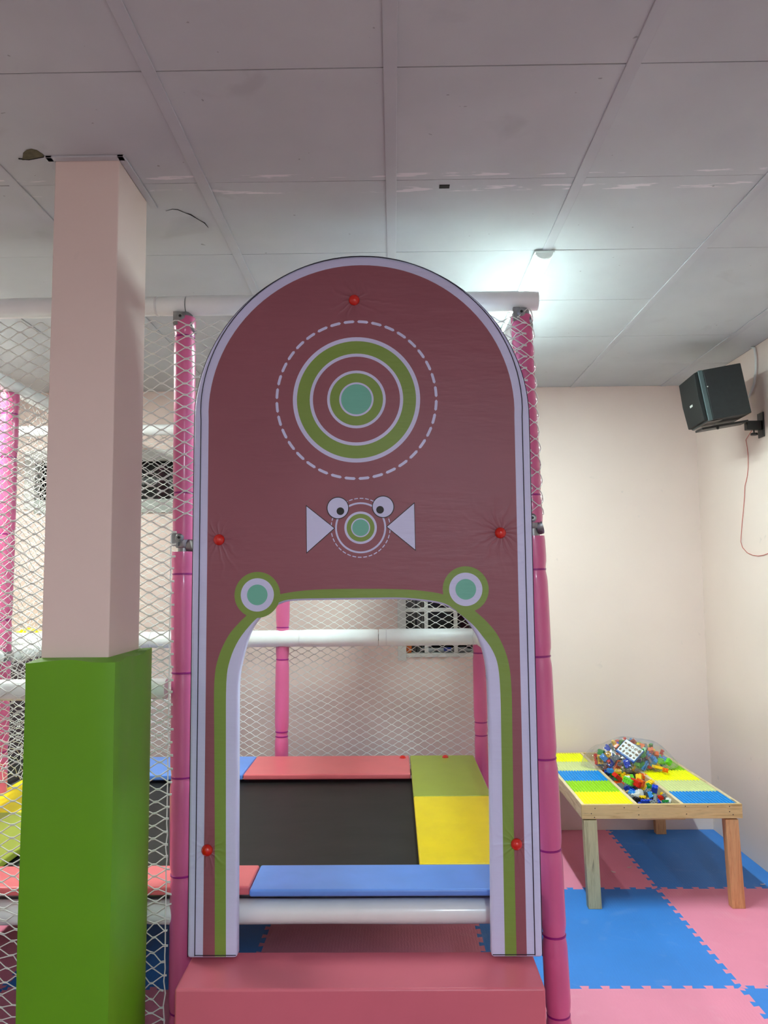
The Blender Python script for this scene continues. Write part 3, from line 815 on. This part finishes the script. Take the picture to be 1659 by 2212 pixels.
def plates(x0, x1, cols):
    ya, yb = TY0+.0195, TY1-.0195; n_ = len(cols); d = (yb-ya)/n_
    for i, c_ in enumerate(cols):
        y0, y1 = ya+i*d+.0005, ya+(i+1)*d-.0005
        m = MB().box(x0, x1, y0, y1, TZ-.009, TZ-.0045)
        N = 15; ax, ay = (x1-x0)/N, (y1-y0)/N
        for a in range(N):
            for b in range(N):
                cx_, cy_ = x0+(a+.5)*ax, y0+(b+.5)*ay; r_ = .0052
                vs = [(cx_+r_*math.cos(2*PI*k/8), cy_+r_*math.sin(2*PI*k/8), z) for z in (TZ-.0045, TZ) for k in range(8)]
                m.add(vs, [tuple(range(8, 16))]+[(k, (k+1) % 8, 8+(k+1) % 8, 8+k) for k in range(8)])
        o = tpart(m, 'stud_plate', _mats['plate_'+c_], fix=False); o['label'] = c_+' stud plate'
        tpart(MB().box(x0+.001, x1-.001, y0, y1, TZ-.018, TZ-.0092), 'plate_support', M_woody)
plates(TX0+.0185, BX0-.0185, ['yellow', 'lime', 'blue', 'cream', 'yellow'])
plates(BX1+.0185, TX1-.0185, ['blue', 'cream', 'yellow', 'lime', 'blue'])

# ---------------------------------------------------------------- toy bricks
BC = {'red': (214, 36, 18), 'orange': (238, 104, 24), 'yellow': (250, 206, 20), 'royal blue': (28, 74, 206), 'sky blue': (44, 138, 214),
      'green': (22, 140, 58), 'lime green': (110, 206, 50), 'white': (232, 232, 228), 'grey': (112, 118, 122), 'black': (22, 24, 28)}
for k_, c_ in BC.items(): mat('brick_'+k_.replace(' ', '_'), c_, .28, var=.02)
PT_ = .0158
_bm = {}
def brick_mesh(nx, ny, h, color):
    key = (nx, ny, h, color)
    if key in _bm: return _bm[key]
    m = MB(); X, Y = nx*PT_/2-.0002, ny*PT_/2-.0002; w = .0016
    m.add([(-X, -Y, 0), (X, -Y, 0), (X, Y, 0), (-X, Y, 0), (-X, -Y, h), (X, -Y, h), (X, Y, h), (-X, Y, h),
           (-X+w, -Y+w, 0), (X-w, -Y+w, 0), (X-w, Y-w, 0), (-X+w, Y-w, 0), (-X+w, -Y+w, h-w), (X-w, -Y+w, h-w), (X-w, Y-w, h-w), (-X+w, Y-w, h-w)],
          [(4, 5, 6, 7), (0, 1, 5, 4), (1, 2, 6, 5), (2, 3, 7, 6), (3, 0, 4, 7),
           (12, 15, 14, 13), (8, 12, 13, 9), (9, 13, 14, 10), (10, 14, 15, 11), (11, 15, 12, 8),
           (0, 8, 9, 1), (1, 9, 10, 2), (2, 10, 11, 3), (3, 11, 8, 0)])
    for a in range(nx):
        for b in range(ny):
            cx_, cy_ = (a-(nx-1)/2)*PT_, (b-(ny-1)/2)*PT_
            vs = [(cx_+.0047*math.cos(2*PI*k/10), cy_+.0047*math.sin(2*PI*k/10), z) for z in (h-.0002, h+.0042) for k in range(10)]
            m.add(vs, [tuple(range(10, 20))]+[(k, (k+1) % 10, 10+(k+1) % 10, 10+k) for k in range(10)])
    for a in range(nx-1):                         # inner tubes and ribs under the brick
        for b in range(ny-1):
            cx_, cy_ = (a-(nx-2)/2)*PT_, (b-(ny-2)/2)*PT_
            vs = [(cx_+.0055*math.cos(2*PI*k/10), cy_+.0055*math.sin(2*PI*k/10), z) for z in (.0008, h-w) for k in range(10)]
            m.add(vs, [(k, (k+1) % 10, 10+(k+1) % 10, 10+k) for k in range(10)])
    me_o = m.build('toy_brick', _mats['brick_'+color.replace(' ', '_')], fix=False)
    me = me_o.data; bpy.data.objects.remove(me_o); _bm[key] = me; return me
SIZ = {(2, 2, .0192): 'square', (4, 2, .0192): 'oblong', (2, 2, .032): 'tall square', (3, 2, .0192): 'short oblong', (4, 1, .016): 'long thin', (2, 1, .0192): 'small'}
bricks = []
def brick(sz, color, loc, rot, where):
    o = bpy.data.objects.new('toy_brick', brick_mesh(*sz, color)); COL.objects.link(o)
    o.location = loc; o.rotation_euler = rot
    o['category'] = 'toy brick'; bricks.append([o, sz, color, Vector(loc), where]); return o
random.seed(21)
cols = list(BC); szs = list(SIZ)
def bfit(loc, rad): # simple spacing test
    return all((b[3]-Vector(loc)).length > rad for b in bricks)
# hand placed ones seen at the front of the tray
D = math.radians
def P3(u, v, z): q = onZ(u, v, z); return (q.x, q.y, z)
BT = TZ-AH+.006
hand = [((4, 2, .0192), 'lime green', 1360, 1686, .545, (D(75), D(10), D(-62))), ((4, 2, .0192), 'red', 1376, 1690, .541, (D(75), D(10), D(-62))),
        ((3, 2, .0192), 'orange', 1386, 1689, .537, (D(75), D(10), D(-62))), ((4, 2, .0192), 'red', 1331, 1680, .520, (D(20), D(35), D(40))),
        ((3, 2, .0192), 'yellow', 1405, 1694, .500, (D(10), D(-20), D(20))), ((2, 2, .0192), 'green', 1399, 1700, .497, (D(30), 0, D(50))),
        ((2, 2, .032), 'royal blue', 1413, 1708, .498, (D(20), D(12), D(-20))), ((4, 2, .0192), 'sky blue', 1401, 1718, .500, (D(70), D(25), D(70))),
        ((4, 1, .016), 'grey', 1412, 1724, .494, (D(80), D(-20), D(70))), ((2, 2, .0192), 'red', 1424, 1726, .478, (0, D(10), D(10))),
        ((3, 2, .0192), 'grey', 1440, 1722, .486, (D(15), D(-10), D(25))), ((4, 1, .016), 'yellow', 1438, 1717, .484, (D(5), D(0), D(15))),
        ((2, 2, .0192), 'green', 1436, 1733, .482, (D(75), D(0), D(5))), ((3, 2, .0192), 'white', 1447, 1733, .478, (D(10), D(20), D(40))),
        ((2, 2, .0192), 'orange', 1455, 1736, .470, (0, D(10), D(60))), ((2, 1, .0192), 'yellow', 1386, 1722, .490, (D(60), D(5), D(15))),
        ((4, 2, .0192), 'black', 1380, 1731, .478, (0, D(10), D(10))), ((4, 1, .016), 'royal blue', 1397, 1733, .482, (D(10), 0, D(5))),
        ((4, 1, .016), 'white', 1371, 1720, .490, (D(5), D(-15), D(-30))), ((2, 2, .0192), 'sky blue', 1363, 1715, .494, (D(20), D(20), D(-30))),
        ((2, 2, .0192), 'sky blue', 1318, 1667, .515, (0, D(5), D(8))), ((2, 2, .0192), 'yellow', 1334, 1668, .508, (D(10), D(5), D(20))),
        ((3, 2, .0192), 'orange', 1388, 1679, .500, (D(10), D(5), D(-15))), ((4, 2, .0192), 'orange', 1335, 1695, .480, (D(20), D(10), D(40))),
        ((4, 1, .016), 'red', 1400, 1685, .487, (0, D(15), D(-20))), ((2, 2, .0192), 'royal blue', 1419, 1735, .470, (D(20), 0, D(12))),
        ((3, 2, .0192), 'grey', 1382, 1712, .486, (D(40), D(25), D(20))), ((2, 2, .0192), 'grey', 1354, 1702, .480, (D(10), D(25), D(20)))]
for sz, c_, u, v, z, r_ in hand:
    q = P3(u, v, z-.008)
    brick(sz, c_, (q[0], q[1], q[2]-.004), r_, 'front')
for k in range(4000):
    if len(bricks) > 92: break
    x = random.uniform(BX0+.03, BX1-.03); y = random.uniform(TY0+.05, TY1-.1)
    hi = .028 if y < 4.25 else .045
    z = random.uniform(BT+.004, BT+hi)
    if bfit((x, y, z), .030):
        brick(random.choice(szs), random.choice(cols), (x, y, z), (random.uniform(-.6, .6), random.uniform(-.6, .6), random.uniform(0, 6.2)), 'tray')

# ---------------------------------------------------------------- bag of bricks
BGC = Vector((1.425, 4.83, TZ+.004)); BR = Vector((.240, .172, .166))
def bagr(x, y):   # height of the bag above the table
    e = 1-((x-BGC.x)/BR.x)**2-((y-BGC.y)/BR.y)**2
    return BR.z*math.sqrt(max(e, 0))
nb = 0; bagpos = []
for k in range(12000):
    if nb >= 112: break
    a, b, c_ = random.uniform(-1, 1), random.uniform(-1, 1), random.uniform(.10, .86)
    rr = a*a+b*b+c_*c_
    if rr > .74 or rr < .25 or b > .3: continue
    p = BGC+Vector((a*BR.x, b*BR.y, c_*BR.z))
    if all((p-q).length > .028 for q in bagpos):
        bagpos.append(p)
        brick(random.choice(szs), random.choice([c for c in cols if c not in ('black', 'white')]), p, tuple(random.uniform(0, 6.2) for _ in range(3)), 'bag'); nb += 1
def bag():
    bm = bmesh.new(); bmesh.ops.create_icosphere(bm, subdivisions=5, radius=1)
    for v in bm.verts:
        p = v.co.copy()
        n1 = noise.noise(p*2.3+Vector((3, 1, 0))); n2 = noise.noise(Vector((p.x*9, p.y*9, p.z*5)))
        rr = 1+.07*n1+.045*abs(n2)
        q = Vector((p.x*BR.x, p.y*BR.y, p.z*BR.z))*rr
        if p.z < 0: q.z *= .06
        if p.x > .5: q.x += (p.x-.5)**2*.13; q.z -= (p.x-.5)*.03*max(p.z, 0)
        if p.x < -.6: q.x -= (-p.x-.6)**2*.3; q.z += (-p.x-.6)*.08*max(p.z, 0)
        v.co = BGC+q; v.co.z = max(v.co.z, TZ+.001)
    me = bpy.data.meshes.new('plastic_bag'); bm.to_mesh(me); bm.free()
    t = NT('clear_plastic_film'); t.b.inputs['Roughness'].default_value = .12
    tr = t.n('ShaderNodeBsdfTransparent'); tr.inputs[0].default_value = (.95, .96, .96, 1)
    gl = t.n('ShaderNodeBsdfGlossy'); gl.inputs['Roughness'].default_value = .12; gl.inputs[0].default_value = (1, 1, 1, 1)
    bu = t.n('ShaderNodeBump'); bu.inputs['Strength'].default_value = .8; bu.inputs['Distance'].default_value = .02
    t.l(t.noise(22, 3, None, .8), bu.inputs['Height']); t.l(bu.outputs[0], gl.inputs['Normal'])
    lw = t.n('ShaderNodeLayerWeight'); lw.inputs['Blend'].default_value = .25
    f = t.math('ADD', t.math('MULTIPLY', lw.outputs['Facing'], .5), .07)
    mx = t.n('ShaderNodeMixShader'); t.l(f, mx.inputs[0]); t.l(tr.outputs[0], mx.inputs[1]); t.l(gl.outputs[0], mx.inputs[2])
    out = [n_ for n_ in t.t.nodes if n_.type == 'OUTPUT_MATERIAL'][0]; t.l(mx.outputs[0], out.inputs[0])
    me.materials.append(t.m); me.polygons.foreach_set('use_smooth', [True]*len(me.polygons))
    o = bpy.data.objects.new('plastic_bag', me); COL.objects.link(o); return o
tag(bag(), 'clear plastic bag full of toy bricks lying across the back of the brick table', 'bag')
# boxed leaflet inside the bag
cc = onY(1361, 1622, 4.72)
T = Matrix.Translation(cc) @ Matrix.Rotation(D(-10), 4, 'Z') @ Matrix.Rotation(D(44), 4, 'X') @ Matrix.Rotation(D(-40), 4, 'Z')
lf = thing('picture_box', 'blue edged white picture card box inside the clear brick bag', 'box', loc=(0, 0, 0))
lf.matrix_world = T
MB().box(-.062, .062, -.054, .052, -.014, .006).build('blue_tray', mat('card_blue', (44, 104, 190), .35), lf, bevel=.003)
MB().box(-.058, .058, -.047, .048, .006, .0085).build('white_card', mat('card_white', (226, 230, 232), .4), lf)
m = MB(); random.seed(3)
for a in range(5):
    for b in range(3):
        x, y = -.046+a*.023, -.031+b*.028; w_, h_ = random.uniform(.005, .010), random.uniform(.004, .008)
        m.box(x-w_, x+w_, y-h_, y+h_, .0086, .0092); m.box(x-w_*.4, x+w_*.5, y-h_*1.5, y+h_*1.3, .0086, .0093)
m.build('printed_pictures', mat('card_brown', (120, 96, 78), .5), lf)
# two yellow/green bricks that slide out at the right foot of the bag
for sz, c_, u, v, z, r_ in (((4, 1, .016), 'yellow', 1421, 1657, .535, (D(80), D(8), D(-28))), ((2, 2, .0192), 'lime green', 1425, 1645, .556, (D(70), D(20), D(30))),
                           ((2, 2, .0192), 'lime green', 1442, 1646, .553, (D(70), D(45), D(20))), ((2, 1, .0192), 'orange', 1437, 1666, .522, (D(40), D(8), D(-20))),
                           ((4, 2, .0192), 'sky blue', 1403, 1636, .575, (D(30), D(38), D(-10)))):
    brick(sz, c_, P3(u, v, z), r_, 'bagfront')

def label_bricks():
    W_ = {'front': 'in the open front part of the table tray', 'tray': 'deep in the table tray', 'bag': 'inside the clear bag', 'bagfront': 'at the right foot of the clear bag'}
    from collections import Counter
    G = {'front': 'toy bricks in the table tray', 'tray': 'toy bricks in the table tray', 'bag': 'toy bricks in the clear bag', 'bagfront': 'toy bricks in the clear bag'}
    used = Counter()
    for b in bricks:
        o, sz, c_, p, w = b
        nn = sorted(((q[3]-p).length, q[2], SIZ[q[1]]) for q in bricks if q[0] is not o and (q[4] == w or {q[4], w} == {'front', 'tray'}))[:3]
        base = '%s %s brick %s' % (c_, SIZ[sz], {'front': 'at tray front', 'tray': 'deep in tray', 'bag': 'in bag', 'bagfront': 'at bag\'s right foot'}[w])
        cand = [base+', touching a %s one' % nn[0][1], base+', between %s and %s ones' % (nn[0][1], nn[1][1]), base+', near %s, %s, %s' % (nn[0][1], nn[1][1], nn[2][1])]
        if w in ('tray',):
            cand = [c.replace('deep in tray', 'under the bag' if p.y > 4.62 else ('mid tray' if p.y > 4.35 else 'deep at tray front')) for c in cand]
        if w == 'bag':
            s_ = ('left' if p.x < BGC.x-.08 else 'right' if p.x > BGC.x+.08 else 'middle')+' '+('top' if p.z > BGC.z+.09 else 'low')
            cand = [c.replace('in bag', 'in bag %s' % s_) for c in cand]
        lb = next((c for c in cand if not used[c]), cand[-1]); used[lb] += 1
        o['label'] = lb; o['group'] = G[w]
label_bricks()

# ================================================================ loudspeaker
sc_ = Vector((1.806, 4.30, 2.648))
sp_ = thing('loudspeaker', 'black loudspeaker hung high on the right wall, tilted downwards', 'speaker')
sp_.matrix_world = Matrix.Translation(sc_) @ Matrix.Rotation(D(-4), 4, 'Z') @ Matrix.Rotation(D(-9.5), 4, 'Y')
hx, hy, hh = .125, .145, .140
MB().box(-hx+.045, hx, -hy, hy, -hh, hh).build('cabinet', M_spk, sp_, bevel=.004)
MB().box(-hx+.018, -hx+.0445, -hy-.001, hy+.001, -hh-.001, hh+.001).build('front_rim', M_spkedge, sp_, bevel=.004)['label'] = 'grey front rim'
m = MB(); m.prism([(-hx+.0175, -hh+.004), (-hx+.0175, hh-.003), (-hx-.002, hh-.008), (-hx-.008, 0), (-hx-.002, -hh+.008)], -hy+.005, hy-.005)
g = m.build('front_grille', M_grille, sp_, bevel=.003)
for k in range(4): pass
m = MB()
for k in range(4):                                # small white maker's badge, letters too small to read
    y = -.028+k*.012; m.box(-hx-.0085, -hx-.0072, y, y+.008, -.030, -.018)
    m.box(-hx-.0092, -hx-.0084, y+.002, y+.004, -.030, -.018)
m.build('badge', mat('badge_white', (215, 215, 210), .5), g)
MB().lathe((-hx+.052, -hy, .045), [(.0035, 0), (.003, .0015)], axis=(0, -1, 0), seg=12).build('screw_cap', mat('badge_white', (0, 0, 0)), sp_)
MB().box(-hx+.018, -hx+.10, -hy+.02, hy-.02, -hh-.006, -hh-.0012).build('bottom_trim', M_spktrim, sp_, bevel=.002)
br = thing('speaker_bracket', 'black metal wall bracket holding up the loudspeaker', 'bracket', loc=(RX, 4.32, 2.48))
br_ = lambda mb, n_, **kw: mb.build(n_, M_iron, br, **kw)
br_(MB().box(-.008, 0, -.035, .035, -.055, .085), 'wall_plate', bevel=.003)
br_(MB().box(-.09, -.008, -.02, .02, -.012, .038), 'arm', bevel=.003)
TT = Matrix.Translation(Vector((sc_.x-RX+.02, -.02, sc_.z-2.48-.158))) @ Matrix.Rotation(D(-9.5), 4, 'Y')
br_(MB().box(-.115, .145, -.05, .05, -.012, 0, T=TT), 'shelf', bevel=.002)
m = MB(); m.lathe((-.045, 0, -.03), [(.004, 0), (.004, .02)], seg=10); m.lathe((-.045, 0, -.042), [(.018, 0), (.02, .004), (.018, .012)], seg=14); br_(m, 'knob', smooth='auto')
m = MB(); q = TT @ Vector((-.03, -.05, -.013)); m.lathe(q, [(.009, -.004), (.009, 0), (.004, .004)], seg=10); m.lathe(q, [(.004, -.012), (.010, -.008), (.004, -.004)], seg=10); br_(m, 'wing_screw', smooth='auto')
pts = [onX(u, v, RX-.004) for u, v in [(1612, 932), (1611, 950), (1614, 965), (1616, 985), (1616, 1010), (1614, 1030), (1609, 1050), (1608, 1075), (1606, 1100), (1603, 1130), (1601, 1155), (1600, 1170), (1604, 1183), (1614, 1194), (1625, 1199), (1638, 1201), (1650, 1199), (1662, 1194), (1690, 1180)]]
pts[0] = Vector((RX-.05, 4.33, 2.47))
q = [Vector(p) for p in cr([(p.y, p.z) for p in pts], 4)] if False else pts
tag(MB().tube(q, .0016, 7).build('red_cable', M_rcable, smooth=True), 'thin red cable hanging down the right wall from the loudspeaker', 'cable')
pts = [onX(u, v, RX-.012) for u, v in [(1624, 744), (1630, 752), (1633, 775), (1633, 800), (1629, 828), (1622, 848), (1617, 858)]]
pts[0].z = CEIL-.001
tag(MB().tube(pts, .007, 10).build('white_conduit', M_wcable, smooth=True), 'white cable conduit curving down the wall behind the loudspeaker', 'conduit')
